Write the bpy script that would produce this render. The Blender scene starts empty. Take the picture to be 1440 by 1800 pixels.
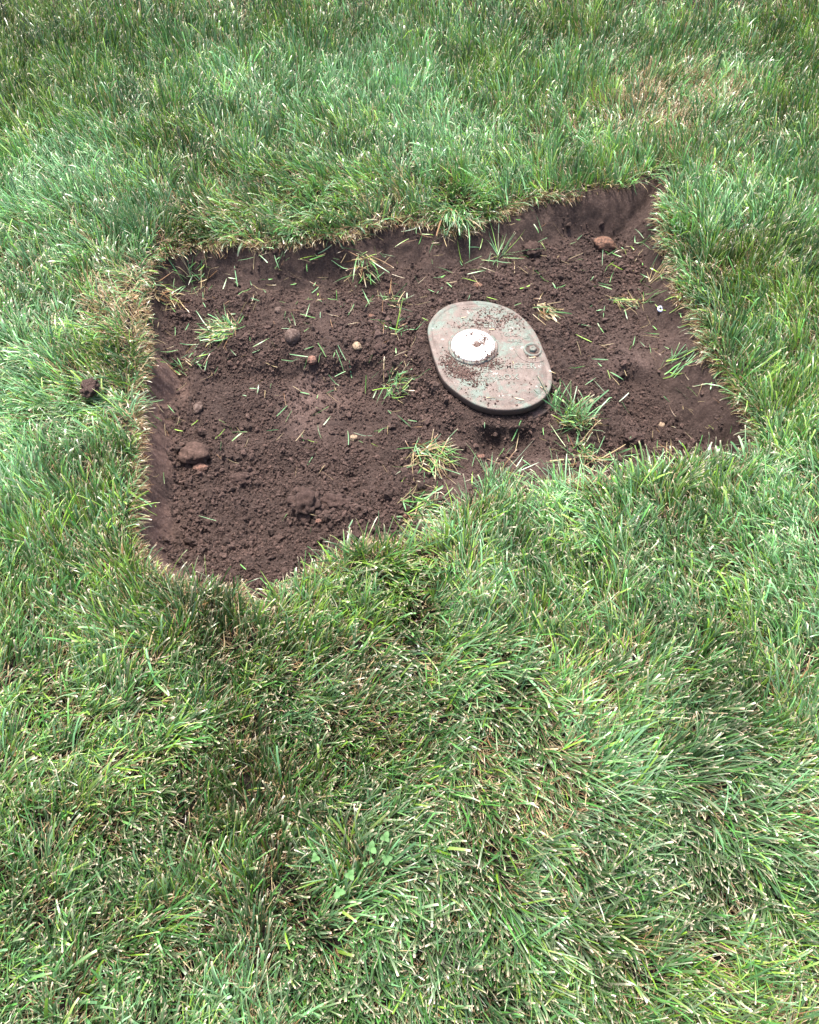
import bpy, bmesh, math, random
import numpy as np
from mathutils import Vector, Matrix
S = bpy.context.scene
R = math.radians
random.seed(7); rng = np.random.default_rng(7)

# ------------------------------------------------------------- camera, sky, sun, exposure
CAM_H, PITCH, FPX = 1.5, R(57), 1413.0
cam = bpy.data.objects.new("camera", bpy.data.cameras.new("camera"))
S.collection.objects.link(cam); S.camera = cam
cam.location = (0, 0, CAM_H); cam.rotation_euler = (R(90) - PITCH, 0, 0)
cam.data.sensor_fit = 'HORIZONTAL'; cam.data.sensor_width = 36; cam.data.lens = 36 * FPX / 1440
cam.data.clip_start = 0.05; cam.data.clip_end = 500

SUN_EL, SUN_AZ = R(67), R(-24)          # azimuth clockwise from +Y (the far side), so the sun stands beyond and a little left
w = bpy.data.worlds.new("World"); S.world = w; w.use_nodes = True
nt = w.node_tree; nt.nodes.clear()
sky = nt.nodes.new("ShaderNodeTexSky"); sky.sky_type = 'NISHITA'; sky.sun_disc = False
sky.sun_elevation = SUN_EL; sky.sun_rotation = SUN_AZ; sky.air_density = 1.0; sky.dust_density = 5.0
bg = nt.nodes.new("ShaderNodeBackground"); bg.inputs[1].default_value = 0.125
out = nt.nodes.new("ShaderNodeOutputWorld")
nt.links.new(sky.outputs[0], bg.inputs[0]); nt.links.new(bg.outputs[0], out.inputs[0])
sd = Vector((math.sin(SUN_AZ) * math.cos(SUN_EL), math.cos(SUN_AZ) * math.cos(SUN_EL), math.sin(SUN_EL)))
sun = bpy.data.objects.new("sun", bpy.data.lights.new("sun", 'SUN'))
sun.data.energy = 3.6; sun.data.angle = R(10); sun.data.color = (1.0, 0.95, 0.86)
sun.rotation_euler = sd.to_track_quat('Z', 'Y').to_euler(); S.collection.objects.link(sun)
S.view_settings.view_transform = 'Standard'; S.view_settings.look = 'None'
S.view_settings.gamma = 1; S.view_settings.exposure = 1.5
S.cycles.max_bounces = 6; S.cycles.transmission_bounces = 4; S.cycles.diffuse_bounces = 4

# ------------------------------------------------------------- helpers
def at(px, py, z=0.0):
    """point of the horizontal plane z under pixel (px, py) of the 1440 x 1800 photograph"""
    px = np.asarray(px, float); py = np.asarray(py, float); z = np.asarray(z, float)
    dx = px - 720; dy = math.cos(PITCH) * FPX + math.sin(PITCH) * (900 - py)
    dz = -math.sin(PITCH) * FPX + math.cos(PITCH) * (900 - py)
    t = (z - CAM_H) / dz
    return dx * t, dy * t

_tab = np.random.default_rng(99).random(4096).astype(np.float32)
def vn(x, y, seed=0):
    x = np.asarray(x, float); y = np.asarray(y, float)
    xi = np.floor(x).astype(np.int64); yi = np.floor(y).astype(np.int64)
    fx = x - xi; fy = y - yi
    fx = fx * fx * (3 - 2 * fx); fy = fy * fy * (3 - 2 * fy)
    h = lambda a, b: _tab[((a * 73856093) ^ (b * 19349663) ^ (seed * 83492791 + 1237)) & 4095]
    return ((h(xi, yi) * (1 - fx) + h(xi + 1, yi) * fx) * (1 - fy) +
            (h(xi, yi + 1) * (1 - fx) + h(xi + 1, yi + 1) * fx) * fy) * 2 - 1
def fbm(x, y, scale, octv=3, seed=0, gain=0.5):
    s = 0; a = 1; n = 0
    for k in range(octv):
        s = s + a * vn(x / scale * 2 ** k + 17.3 * k, y / scale * 2 ** k + 9.1 * k, seed + k); n += a; a *= gain
    return s / n
def sstep(a, b, x):
    t = np.clip((x - a) / (b - a), 0, 1); return t * t * (3 - 2 * t)
def idw(x, y, cx, cy, vals, p=2.5, eps=0.0004, chunk=60000):
    vals = np.asarray(vals, float)
    if vals.ndim == 1: vals = vals[:, None]
    o = np.empty((len(x), vals.shape[1]))
    for i in range(0, len(x), chunk):
        d2 = (x[i:i + chunk, None] - cx) ** 2 + (y[i:i + chunk, None] - cy) ** 2 + eps
        wt = d2 ** (-p / 2); o[i:i + chunk] = (wt @ vals) / wt.sum(1)[:, None]
    return o

def mesh_np(name, verts, faces, mat, parent=None, cols=None, smooth=True):
    """faces: (n,k) int array, all of one size; linked as ONE mesh object"""
    me = bpy.data.meshes.new(name); n, k = faces.shape
    me.vertices.add(len(verts)); me.vertices.foreach_set("co", np.ascontiguousarray(verts, np.float32).ravel())
    me.loops.add(n * k); me.loops.foreach_set("vertex_index", np.ascontiguousarray(faces, np.int32).ravel())
    me.polygons.add(n); me.polygons.foreach_set("loop_start", np.arange(0, n * k, k, dtype=np.int32))
    me.polygons.foreach_set("use_smooth", np.full(n, smooth))
    me.update(calc_edges=True)
    if cols is not None:
        ca = me.color_attributes.new("col", 'FLOAT_COLOR', 'POINT')
        c4 = np.ones((len(verts), 4), np.float32); c4[:, :3] = cols
        ca.data.foreach_set("color", c4.ravel())
    me.materials.append(mat)
    o = bpy.data.objects.new(name, me); S.collection.objects.link(o)
    if parent: o.parent = parent
    return o
def obj(name, bm, mat, parent=None, smooth=True):
    me = bpy.data.meshes.new(name); bm.to_mesh(me); bm.free(); me.materials.append(mat)
    if smooth:
        for p in me.polygons: p.use_smooth = True
    o = bpy.data.objects.new(name, me); S.collection.objects.link(o)
    if parent: o.parent = parent
    return o
def tag(o, label=None, cat=None, group=None, kind=None):
    if label: o['label'] = label
    if cat: o['category'] = cat
    if group: o['group'] = group
    if kind: o['kind'] = kind
    return o
def empty(name, loc):
    o = bpy.data.objects.new(name, None); o.location = loc; S.collection.objects.link(o)
    o.empty_display_size = 0.05; return o

# ------------------------------------------------------------- materials
def new_mat(name):
    m = bpy.data.materials.new(name); m.use_nodes = True
    return m, m.node_tree, m.node_tree.nodes["Principled BSDF"]
def N(t, kind, **kw):
    n = t.nodes.new(kind)
    for k, v in kw.items():
        if k in n.inputs.keys() if isinstance(k, str) else False: n.inputs[k].default_value = v
        else: setattr(n, k, v)
    return n
def noise(t, co, scale, detail=4, rough=0.6, dist=0.0):
    n = t.nodes.new("ShaderNodeTexNoise"); n.inputs["Scale"].default_value = scale
    n.inputs["Detail"].default_value = detail; n.inputs["Roughness"].default_value = rough
    n.inputs["Distortion"].default_value = dist; t.links.new(co, n.inputs["Vector"]); return n.outputs["Fac"]
def ramp(t, fac, stops):
    r = t.nodes.new("ShaderNodeValToRGB"); e = r.color_ramp.elements
    while len(e) < len(stops): e.new(0.5)
    for i, (p, c) in enumerate(stops):
        e[i].position = p; e[i].color = (*c, 1) if len(c) == 3 else c
    t.links.new(fac, r.inputs[0]); return r.outputs[0]
def mix(t, fac, a, b, mode='MIX'):
    m = t.nodes.new("ShaderNodeMix"); m.data_type = 'RGBA'; m.blend_type = mode
    for s, v in ((m.inputs[0], fac), (m.inputs[6], a), (m.inputs[7], b)):
        if hasattr(v, "is_linked"): t.links.new(v, s)
        elif isinstance(v, (int, float)): s.default_value = v
        else: s.default_value = (*v, 1)
    return m.outputs[2]
def bump(t, bsdf, h, dist, strength=1.0):
    b = t.nodes.new("ShaderNodeBump"); b.inputs["Distance"].default_value = dist
    b.inputs["Strength"].default_value = strength
    t.links.new(h, b.inputs["Height"]); t.links.new(b.outputs[0], bsdf.inputs["Normal"]); return b

def blade_mat(name, trans=0.18, rough=0.36, spec=0.65):
    m, t, b = new_mat(name)
    a = N(t, "ShaderNodeVertexColor", layer_name="col")
    geo = t.nodes.new("ShaderNodeTexCoord")
    f = noise(t, geo.outputs["Object"], 900, 2)
    c = mix(t, 0.35, a.outputs[0], mix(t, f, (0.45, 0.45, 0.45), (1.5, 1.5, 1.5)), 'MULTIPLY')
    t.links.new(c, b.inputs["Base Color"]); b.inputs["Roughness"].default_value = rough
    b.inputs["Specular IOR Level"].default_value = spec
    tr = t.nodes.new("ShaderNodeBsdfTranslucent")
    tc = mix(t, 1.0, c, (1.35, 1.3, 0.7), 'MULTIPLY'); t.links.new(tc, tr.inputs[0])
    mx = t.nodes.new("ShaderNodeMixShader"); mx.inputs[0].default_value = trans
    o = t.nodes["Material Output"]
    t.links.new(b.outputs[0], mx.inputs[1]); t.links.new(tr.outputs[0], mx.inputs[2]); t.links.new(mx.outputs[0], o.inputs[0])
    return m
M_GRASS = blade_mat("grass_blades")
M_CLOVER = blade_mat("clover_leaf", 0.25, 0.6, 0.3)

def soil_mat(name, attr=True):
    m, t, b = new_mat(name)
    co = t.nodes.new("ShaderNodeTexCoord").outputs["Object"]
    f1 = noise(t, co, 9, 5, 0.6); f2 = noise(t, co, 160, 5, 0.7); f3 = noise(t, co, 600, 3, 0.7)
    base = ramp(t, f2, [(0.25, (0.026, 0.0165, 0.0145)), (0.5, (0.052, 0.032, 0.027)), (0.78, (0.125, 0.088, 0.078))])
    base = mix(t, ramp(t, f1, [(0.35, (0, 0, 0)), (0.7, (0.55,) * 3)]), base, (0.066, 0.041, 0.034))
    if attr:
        a = N(t, "ShaderNodeVertexColor", layer_name="col")           # tone and dryness of the soil, plus painted shade under the turf
        base = mix(t, 1.0, base, a.outputs[0], 'MULTIPLY')
    # mineral grains
    g = ramp(t, noise(t, co, 420, 1, 0.5), [(0.70, (0, 0, 0)), (0.76, (1, 1, 1))])
    base = mix(t, mix(t, 0.6, (0, 0, 0), g), base, (0.26, 0.19, 0.16))
    t.links.new(base, b.inputs["Base Color"]); b.inputs["Roughness"].default_value = 0.85
    b.inputs["Specular IOR Level"].default_value = 0.3
    mh = t.nodes.new("ShaderNodeMath"); mh.operation = 'ADD'; t.links.new(f2, mh.inputs[0]); t.links.new(f3, mh.inputs[1])
    bump(t, b, mh.outputs[0], 0.005, 1.0)
    return m
M_SOIL = soil_mat("soil"); M_CRUMB = soil_mat("soil_crumb", True)

def stone_mat(name, c1, c2, dirt=0.5):
    m, t, b = new_mat(name); co = t.nodes.new("ShaderNodeTexCoord").outputs["Object"]
    base = ramp(t, noise(t, co, 90, 5, 0.7), [(0.3, c1), (0.7, c2)])
    d = ramp(t, noise(t, co, 140, 4, 0.65), [(0.62 - dirt * 0.3, (0, 0, 0)), (0.72 - dirt * 0.2, (0.9,) * 3)])
    base = mix(t, d, base, (0.055, 0.035, 0.029))
    t.links.new(base, b.inputs["Base Color"]); b.inputs["Roughness"].default_value = 0.9; b.inputs["Specular IOR Level"].default_value = 0.2
    bump(t, b, noise(t, co, 170, 5, 0.75), 0.004, 0.9); return m

# ------------------------------------------------------------- the cut edge of the turf and the pit floor
EDGE = [(283, 445), (330, 432), (400, 427), (460, 430), (520, 426), (580, 420), (634, 420), (640, 402), (700, 392), (755, 392),
        (790, 405), (825, 400), (845, 384), (900, 368), (950, 353), (1000, 345), (1060, 338), (1110, 330), (1150, 318), (1172, 306),
        (1178, 322), (1166, 352), (1158, 385), (1162, 425), (1180, 455), (1196, 500), (1215, 545), (1236, 590), (1262, 640),
        (1292, 690), (1320, 735), (1340, 775), (1338, 806), (1290, 822), (1240, 818), (1190, 822), (1140, 838), (1090, 842), (1050, 850), (1000, 862), (960, 880),
        (930, 885), (895, 872), (860, 878), (815, 905), (790, 925), (755, 950), (720, 968), (690, 962), (650, 968), (600, 985), (560, 1010),
        (535, 1030), (500, 1050), (450, 1082), (425, 1068), (415, 1040), (380, 1040), (320, 1040), (270, 1020), (235, 992),
        (222, 955), (230, 900), (238, 850), (236, 790), (240, 740), (240, 690), (246, 640), (240, 590), (246, 556), (248, 520), (262, 480)]
E = np.array(EDGE, float); ex, ey = at(E[:, 0], E[:, 1], 0.0)
def sdf(x, y, chunk=40000):
    """distance to the cut edge, positive inside the pit"""
    ax, ay = ex, ey; bx, by = np.roll(ex, -1), np.roll(ey, -1)
    o = np.empty(len(x))
    for i in range(0, len(x), chunk):
        X = x[i:i + chunk, None]; Y = y[i:i + chunk, None]
        vx, vy = bx - ax, by - ay; t = np.clip(((X - ax) * vx + (Y - ay) * vy) / (vx * vx + vy * vy), 0, 1)
        d = np.sqrt(((X - ax - t * vx) ** 2 + (Y - ay - t * vy) ** 2).min(1))
        c = ((ay > Y) != (by > Y)) & (X < (bx - ax) * (Y - ay) / (by - ay + 1e-12) + ax)
        o[i:i + chunk] = np.where(c.sum(1) % 2 == 1, d, -d)
    return o
# floor heights: px, py, z, crumbliness 0..1, tone (dry light > 1 > dark)
FL = [(320, 500, -.08, .2, 1.15), (450, 500, -.085, .2, 1.15), (560, 490, -.085, .3, 1.1), (600, 515, -.09, .8, 1), (330, 545, -.085, .9, 1),
      (430, 590, -.07, .9, 1), (515, 598, -.06, .9, 1.05), (600, 590, -.065, .5, 1.1), (570, 560, -.07, .4, 1.1), (560, 640, -.07, .9, 1), (300, 600, -.075, .8, 1.05),
      (430, 540, -.07, .9, .95), (350, 635, -.085, .8, 1), (470, 640, -.08, .8, 1), (640, 630, -.07, .9, 1),
      (300, 680, -.118, .5, 1.05), (400, 672, -.122, .5, 1), (500, 668, -.12, .4, 1.1), (550, 690, -.116, .1, 2.0), (620, 690, -.118, .3, 1.15),
      (450, 760, -.125, .6, 1), (550, 735, -.122, .12, 1.6), (590, 700, -.12, .2, 1.5), (620, 770, -.125, .3, 1.1), (660, 700, -.11, .5, 1), (330, 790, -.105, .9, 1.0), (300, 860, -.118, .9, .95),
      (450, 850, -.132, 1, .9), (545, 868, -.095, 1, .85), (540, 905, -.10, 1, .95), (620, 850, -.122, 1, .95), (660, 900, -.09, 1, .95), (500, 830, -.13, 1, .85),
      (400, 820, -.11, 1, .9), (380, 900, -.10, 1, .95), (350, 960, -.11, 1, 1), (450, 960, -.12, 1, .95), (560, 950, -.10, 1, .95), (440, 1010, -.08, 1, .95),
      (300, 950, -.10, .9, 1.05), (640, 800, -.12, .7, 1),
      (645, 510, -.075, .6, 1), (690, 590, -.050, .9, 1.05), (690, 640, -.045, .8, 1), (705, 680, -.038, .8, 1), (705, 740, -.040, .8, 1), (655, 700, -.115, .4, 1), (655, 760, -.12, .4, 1), (660, 830, -.11, .8, 1),
      (722, 780, -.035, .9, 1.05), (715, 850, -.04, .9, 1), (740, 710, -.08, .9, 1), (770, 800, -.045, .6, 1.1), (815, 845, -.035, .15, 1.35), (840, 815, -.06, .8, 1),
      (900, 830, -.05, .2, 1.3), (865, 790, -.095, .5, .9), (920, 790, -.09, .3, .9), (960, 825, -.04, .2, 1.25), (1000, 800, -.06, .9, 1), (840, 742, -.030, .6, .9), (885, 745, -.032, .5, .9), (925, 738, -.040, .8, .9), (965, 722, -.042, .8, 1), (800, 715, -.022, .9, .95), (770, 685, -.035, .9, .95), (748, 620, -.03, .9, .95), (752, 560, -.03, .9, .95), (790, 530, -.025, .9, .95), (840, 520, -.025, .9, .95), (910, 540, -.025, .9, .95), (955, 585, -.025, .9, .95), (980, 640, -.02, .9, .95), (985, 690, -.025, .9, .95), (860, 640, -.03, .9, .9),
      (740, 610, -.075, .9, .95), (720, 540, -.08, .9, .95), (800, 512, -.055, .9, .95), (880, 508, -.05, .9, .95), (955, 560, -.055, .9, 1), (1000, 610, -.055, .9, 1.05),
      (1010, 670, -.035, .9, 1), (790, 730, -.05, .9, 1), (750, 660, -.06, .9, 1), (1040, 740, -.05, .9, 1), (1070, 790, -.07, 1, .9), (1110, 765, -.05, 1, .95),
      (700, 465, -.08, .1, 1.25), (770, 455, -.085, .1, 1.25), (740, 500, -.085, .8, 1), (830, 450, -.085, .6, .9), (880, 455, -.055, .9, 1), (900, 480, -.065, .9, .95),
      (930, 415, -.07, .3, 1.05), (1000, 395, -.075, .15, 1.1), (1063, 440, -.092, .7, .85), (1130, 400, -.08, .9, .95), (1100, 490, -.09, 1, .85), (1150, 560, -.095, .6, .95),
      (1200, 600, -.08, .3, 1), (1050, 560, -.075, .8, 1), (1000, 500, -.08, .9, .95), (1090, 628, -.038, .2, 1.35), (1130, 634, -.034, .15, 1.4), (1190, 622, -.045, .2, 1.25), (1060, 620, -.06, .6, 1.05),
      (1190, 690, -.125, .1, .8), (1110, 680, -.10, .4, .85), (1260, 720, -.115, .05, .95), (1130, 740, -.11, .8, .9), (1290, 770, -.11, .1, .95), (1180, 780, -.115, .9, .9), (1240, 660, -.10, .1, .85)]
FLA = np.array(FL); fx_, fy_ = at(FLA[:, 0], FLA[:, 1], FLA[:, 2])
# steepness of the cut wall (width in m) around the edge
WD = np.array([(285, 440, .09), (500, 425, .12), (640, 410, .09), (750, 395, .13), (900, 368, .13), (1100, 335, .13), (1170, 330, .08), (1160, 420, .05),
               (1215, 550, .10), (1290, 690, .16), (1335, 780, .06), (1150, 830, .03), (960, 870, .03), (800, 920, .03), (650, 965, .03), (450, 1070, .04),
               (240, 980, .07), (235, 880, .085), (240, 760, .085), (245, 650, .07), (250, 560, .06)])
wx_, wy_ = at(WD[:, 0], WD[:, 1], 0)
_a = at(285, 655, -.10); _b = at(680, 648, -.10)
LEFT_FLOOR_Y = lambda x: np.interp(x, [_a[0], _b[0]], [_a[1], _b[1]])

# ------------------------------------------------------------- outline of the lid (an oblong with two flatter sides)
LID = [(832,528),(865,531),(901,544),(927,565),(943,586),(955,612),(967,641),(971.5,662),(969,681),(960,696),(941,710),(912,719),(875,720),(842,713),
       (813,697),(787,676),(775,660),(764,633),(755.5,603),(751.5,580),(757,562),(771,546),(794,533)]
LZ = 0.0                       # top face of the lid
L = np.array(LID); lx, ly = at(L[:, 0], L[:, 1], LZ)
LC = np.array([(lx.max() + lx.min()) / 2, (ly.max() + ly.min()) / 2])
P0 = np.stack([lx, ly], 1) - LC
def closed_smooth(P, sub=5):
    out = []; n = len(P)
    for i in range(n):
        a, b, c, d = P[i - 1], P[i], P[(i + 1) % n], P[(i + 2) % n]
        for k in range(sub):
            t = k / sub; out.append(.5 * (2 * b + (c - a) * t + (2 * a - 5 * b + 4 * c - d) * t * t + (3 * b - 3 * c + d - a) * t ** 3))
    out = np.array(out)[::-1]
    for _ in range(2): out = (np.roll(out, 1, 0) + 2 * out + np.roll(out, -1, 0)) / 4
    return out
OUT = closed_smooth(P0)
_ta = np.arctan2(OUT[:, 1], OUT[:, 0]); _tr = np.hypot(*OUT.T); _o = np.argsort(_ta)
def lid_dist(x, y):
    """metres outside (+) or inside (-) the lid's outline, with the bearing"""
    a = np.arctan2(y - LC[1], x - LC[0]); return np.hypot(x - LC[0], y - LC[1]) - np.interp(a, _ta[_o], _tr[_o], period=2 * np.pi), a

def surf(x, y, fine=True):
    """height, crumbliness, tone, sdf"""
    d = sdf(x, y) + 0.028 * fbm(x, y, 0.08, 4, 5) + 0.004 * fbm(x, y, .015, 2, 8)
    F = idw(x, y, fx_, fy_, FLA[:, 2:], 3.2, 0.0006)
    wd = idw(x, y, wx_, wy_, WD[:, 2], 3)[:, 0]
    k = sstep(0.0, 1, d / wd)
    lawn = 0.010 * fbm(x, y, 0.35, 3, 21) + 0.003 * fbm(x, y, .05, 2, 22)
    cr = F[:, 1] * sstep(0.55, 1.05, d / wd)
    # the flat scraped floor of the left pit lies a step below the mound behind it
    st = sstep(0, .022, LEFT_FLOOR_Y(x) + .006 * fbm(x, y, .03, 2, 14) - y) * sstep(-.52, -.46, x) * sstep(-.02, -.06, x)
    F[:, 0] = F[:, 0] + .018 * (1 - st) * sstep(.16, .02, y - LEFT_FLOOR_Y(x)) * sstep(-.52, -.44, x) * sstep(-.02, -.08, x)
    z = lawn * (1 - k) + F[:, 0] * k
    if fine:
        z = z + k * (0.018 * fbm(x, y, 0.10, 3, 31) * (0.35 + 0.65 * F[:, 1]))
        lump = np.maximum(fbm(x, y, 0.030, 2, 41), -0.1)
        z = z + cr * (0.015 * lump + 0.0085 * np.abs(fbm(x, y, 0.014, 2, 51)) + 0.0055 * fbm(x, y, 0.0065, 2, 61))
        z = z + np.where(d > 0, 1, .4) * (1 - cr) * (0.0018 * fbm(x, y, 0.02, 3, 71) + 0.0006 * fbm(x, y, .005, 1, 73))
        # spade score marks across the smooth ridge right of the lid
    # soil packed round the box: a collar just under the lid, lower at the lower right where the rim shows
    ld, la = lid_dist(x, y); low = np.exp(-((la - R(-42)) / .55) ** 2) * .020
    nz_ = .006 * fbm(x, y, .035, 3, 95)
    collar = -.024 - low - .25 * np.maximum(ld - .008, 0) - 3.2 * np.maximum(ld - .022 - .02 * fbm(x, y, .06, 2, 96), 0) + nz_
    z = np.where(ld < .09, np.maximum(z, collar), z); z = np.where(ld < .004, np.minimum(z, -.0265), z)
    return z, cr, F[:, 2] * k + (1 - k) * 1.0, d, k

def axis(lo, hi, step, far):
    a = list(np.arange(lo, hi + 1e-9, step)); s = step
    b = a[-1]; c = a[0]; up = []; dn = []
    while b < far: s = s * 1.22; b += s; c -= s; up.append(b); dn.append(c)
    return np.array(dn[::-1] + a + up)
GX = axis(-0.80, 0.92, 0.0028, 90.0); GY = axis(0.60, 2.06, 0.0028, 90.0)
XX, YY = np.meshgrid(GX, GY); gx = XX.ravel(); gy = YY.ravel()
gz, gcr, gtone, gd, gk = surf(gx, gy)
nx, ny = len(GX), len(GY)
ii = (np.arange(ny - 1)[:, None] * nx + np.arange(nx - 1)[None, :]).ravel()
faces = np.stack([ii, ii + 1, ii + nx + 1, ii + nx], 1)
far = sstep(3.5, 6.0, np.hypot(gx, gy - 1.3))[:, None]
pale = np.array([1.0, 1.0, 1.0]) * gtone[:, None]
dry = np.clip(gtone - 1.0, 0, 1)[:, None] * np.array([0.25, 0.35, 0.42])
gcol = pale + dry
# dry crust along the left cut wall
lw = ((gx < -0.40) & (gd > 0.0) & (gd < 0.10) & (gy < 1.5)).astype(float) * sstep(-0.1, .35, fbm(gx, gy, .12, 3, 77) + .45) * (1 - gcr)
gcol = gcol * (1 + 1.3 * lw[:, None] * np.array([1.25, 1.2, 1.15]))
gcol = gcol * (1 + 0.30 * fbm(gx, gy, .06, 3, 81)[:, None])
# beneath the turf the ground is brown thatch with shade painted in, green far away where the lawn runs on
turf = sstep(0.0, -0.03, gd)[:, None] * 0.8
gcol = gcol * (1 - turf)      # shade in the gaps between blades, put into the ground colour
gcol = gcol * (1 - far) + far * np.array([0.9, 2.6, 0.7])
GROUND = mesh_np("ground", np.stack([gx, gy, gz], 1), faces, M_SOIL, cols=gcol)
tag(GROUND, kind='structure')
HZ = gz.reshape(ny, nx)
def H(x, y):
    x = np.atleast_1d(np.asarray(x, float)); y = np.atleast_1d(np.asarray(y, float))
    i = np.clip(np.searchsorted(GX, x) - 1, 0, nx - 2); j = np.clip(np.searchsorted(GY, y) - 1, 0, ny - 2)
    u = np.clip((x - GX[i]) / (GX[i + 1] - GX[i]), 0, 1); v = np.clip((y - GY[j]) / (GY[j + 1] - GY[j]), 0, 1)
    return (HZ[j, i] * (1 - u) + HZ[j, i + 1] * u) * (1 - v) + (HZ[j + 1, i] * (1 - u) + HZ[j + 1, i + 1] * u) * v
def on_ground(px, py):
    """where the line of sight meets the real ground (a few fixed-point steps)"""
    z = -0.07
    for _ in range(12):
        x, y = at(px, py, z); z = 0.5 * z + 0.5 * float(H(x, y)[0])
    return float(x), float(y), float(H(x, y)[0])

# ------------------------------------------------------------- the meter box and its lid
def stack_mesh(name, outline, prof, mat, parent, cap=True, capb=False, z0=0.0):
    """prof: list of (inset in m, z); builds a lidded body by insetting one outline"""
    n = len(outline); c = outline.mean(0); rad = np.hypot(*(outline - c).T)
    V = []; 
    for ins, z in prof:
        s = (rad - ins) / rad
        V.append(np.column_stack([c + (outline - c) * s[:, None], np.full(n, z + z0)]))
    bm = bmesh.new(); vs = [[bm.verts.new(v) for v in ring] for ring in V]
    for k in range(len(prof) - 1):
        for i in range(n):
            j = (i + 1) % n; bm.faces.new((vs[k][i], vs[k][j], vs[k + 1][j], vs[k + 1][i]))
    if cap:
        ctr = bm.verts.new((c[0], c[1], V[-1][0][2]))
        for i in range(n): bm.faces.new((vs[-1][i], vs[-1][(i + 1) % n], ctr))
    if capb: bm.faces.new(vs[0][::-1])
    bm.normal_update(); return obj(name, bm, mat, parent)

def lid_mat(nm, soiled):
    mP, t, b = new_mat(nm); co = t.nodes.new("ShaderNodeTexCoord").outputs["Object"]
    n1 = noise(t, co, 16, 6, 0.62, 0.8); n2 = noise(t, co, 55, 6, 0.7); n3 = noise(t, co, 260, 5, 0.75)
    met = ramp(t, n3, [(0.3, (0.085, 0.125, 0.105)), (0.55, (0.145, 0.19, 0.165)), (0.8, (0.27, 0.31, 0.285))])
    dust = ramp(t, n2, [(0.3, (0.090, 0.067, 0.058)), (0.5, (0.140, 0.109, 0.097)), (0.7, (0.20, 0.16, 0.145))])
    msum = t.nodes.new("ShaderNodeMath"); msum.operation = 'ADD'; t.links.new(n1, msum.inputs[0]); 
    ms2 = t.nodes.new("ShaderNodeMath"); ms2.operation = 'MULTIPLY'; ms2.inputs[1].default_value = 0.6; t.links.new(n2, ms2.inputs[0]); t.links.new(ms2.outputs[0], msum.inputs[1])
    cov = ramp(t, msum.outputs[0], [(0.68, (0.12,) * 3), (0.84, (1, 1, 1))])
    base = mix(t, cov, met, dust)
    clump = ramp(t, noise(t, co, 180, 4, 0.8), [(0.57, (0, 0, 0)), (0.68, (0.8,) * 3)])
    base = mix(t, clump, base, (0.085, 0.055, 0.043))
    chalk = ramp(t, noise(t, co, 38, 6, 0.75), [(0.62, (0, 0, 0)), (0.69, (0.75,) * 3)])
    base = mix(t, chalk, base, (0.52, 0.57, 0.54))
    sx = t.nodes.new("ShaderNodeSeparateXYZ"); t.links.new(co, sx.inputs[0])
    side = ramp(t, sx.outputs[2], [(0.0190, (0.92,) * 3), (0.0215, (0, 0, 0))])        # soil stuck to the rim, not to the top
    if soiled: base = mix(t, side, base, (0.060, 0.038, 0.032))
    t.links.new(base, b.inputs["Base Color"]); b.inputs["Roughness"].default_value = 0.6; b.inputs["Specular IOR Level"].default_value = 0.35
    bump(t, b, n3, 0.0016, 0.9); return mP
M_LID = lid_mat("dusty_lid_metal", True); M_RAISED = lid_mat("dusty_raised_metal", False)
mW, t, b = new_mat("white_plastic_cap"); co = t.nodes.new("ShaderNodeTexCoord").outputs["Object"]
vd = t.nodes.new("ShaderNodeVectorMath"); vd.operation = 'DISTANCE'; vd.inputs[1].default_value = (0.012, 0.004, 0.03); t.links.new(co, vd.inputs[0])
ma = t.nodes.new("ShaderNodeMath"); ma.operation = 'MULTIPLY_ADD'; ma.inputs[1].default_value = -6.5; ma.inputs[2].default_value = 0.14; t.links.new(vd.outputs["Value"], ma.inputs[0])
mb = t.nodes.new("ShaderNodeMath"); mb.operation = 'ADD'; t.links.new(noise(t, co, 75, 6, 0.75), mb.inputs[0]); t.links.new(ma.outputs[0], mb.inputs[1])
d = ramp(t, mb.outputs[0], [(0.565, (0, 0, 0)), (0.58, (1, 1, 1))])
speck = ramp(t, noise(t, co, 420, 3, 0.7), [(0.62, (0, 0, 0)), (0.72, (0.5,) * 3)])
base = mix(t, speck, (0.62, 0.60, 0.59), (0.3, 0.25, 0.23)); base = mix(t, d, base, (0.13, 0.09, 0.075))
t.links.new(base, b.inputs["Base Color"]); b.inputs["Roughness"].default_value = 0.5
bump(t, b, d, 0.0015, 0.6); M_WHITE = mW
mB, t, b = new_mat("box_plastic"); co = t.nodes.new("ShaderNodeTexCoord").outputs["Object"]
base = ramp(t, noise(t, co, 30, 6, 0.7), [(0.4, (0.045, 0.029, 0.025)), (0.55, (0.075, 0.045, 0.038)), (0.7, (0.16, 0.075, 0.062))])
t.links.new(base, b.inputs["Base Color"]); b.inputs["Roughness"].default_value = 0.75; bump(t, b, noise(t, co, 250, 4, 0.7), 0.002, 0.7); M_BOX = mB

box = empty("meter_box", (LC[0] + .015, LC[1] - .006, -0.145))
tag(box, "buried meter box with a dirty reddish rim sticking out under the oval lid", "meter box")
BO = OUT * 1.0
wallprof = [(0.012, -0.10), (0.012, 0.088), (0.030, 0.088), (0.030, -0.10)]
stack_mesh("wall", BO, wallprof, M_BOX, box, cap=False)
rimprof = [(0.0095, 0.0885), (-0.001, 0.090), (-0.003, 0.094), (-0.003, 0.108), (-0.001, 0.1115), (0.022, 0.1115), (0.026, 0.107), (0.026, 0.0885)]
stack_mesh("rim", BO, rimprof, M_BOX, box, cap=False)

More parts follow.
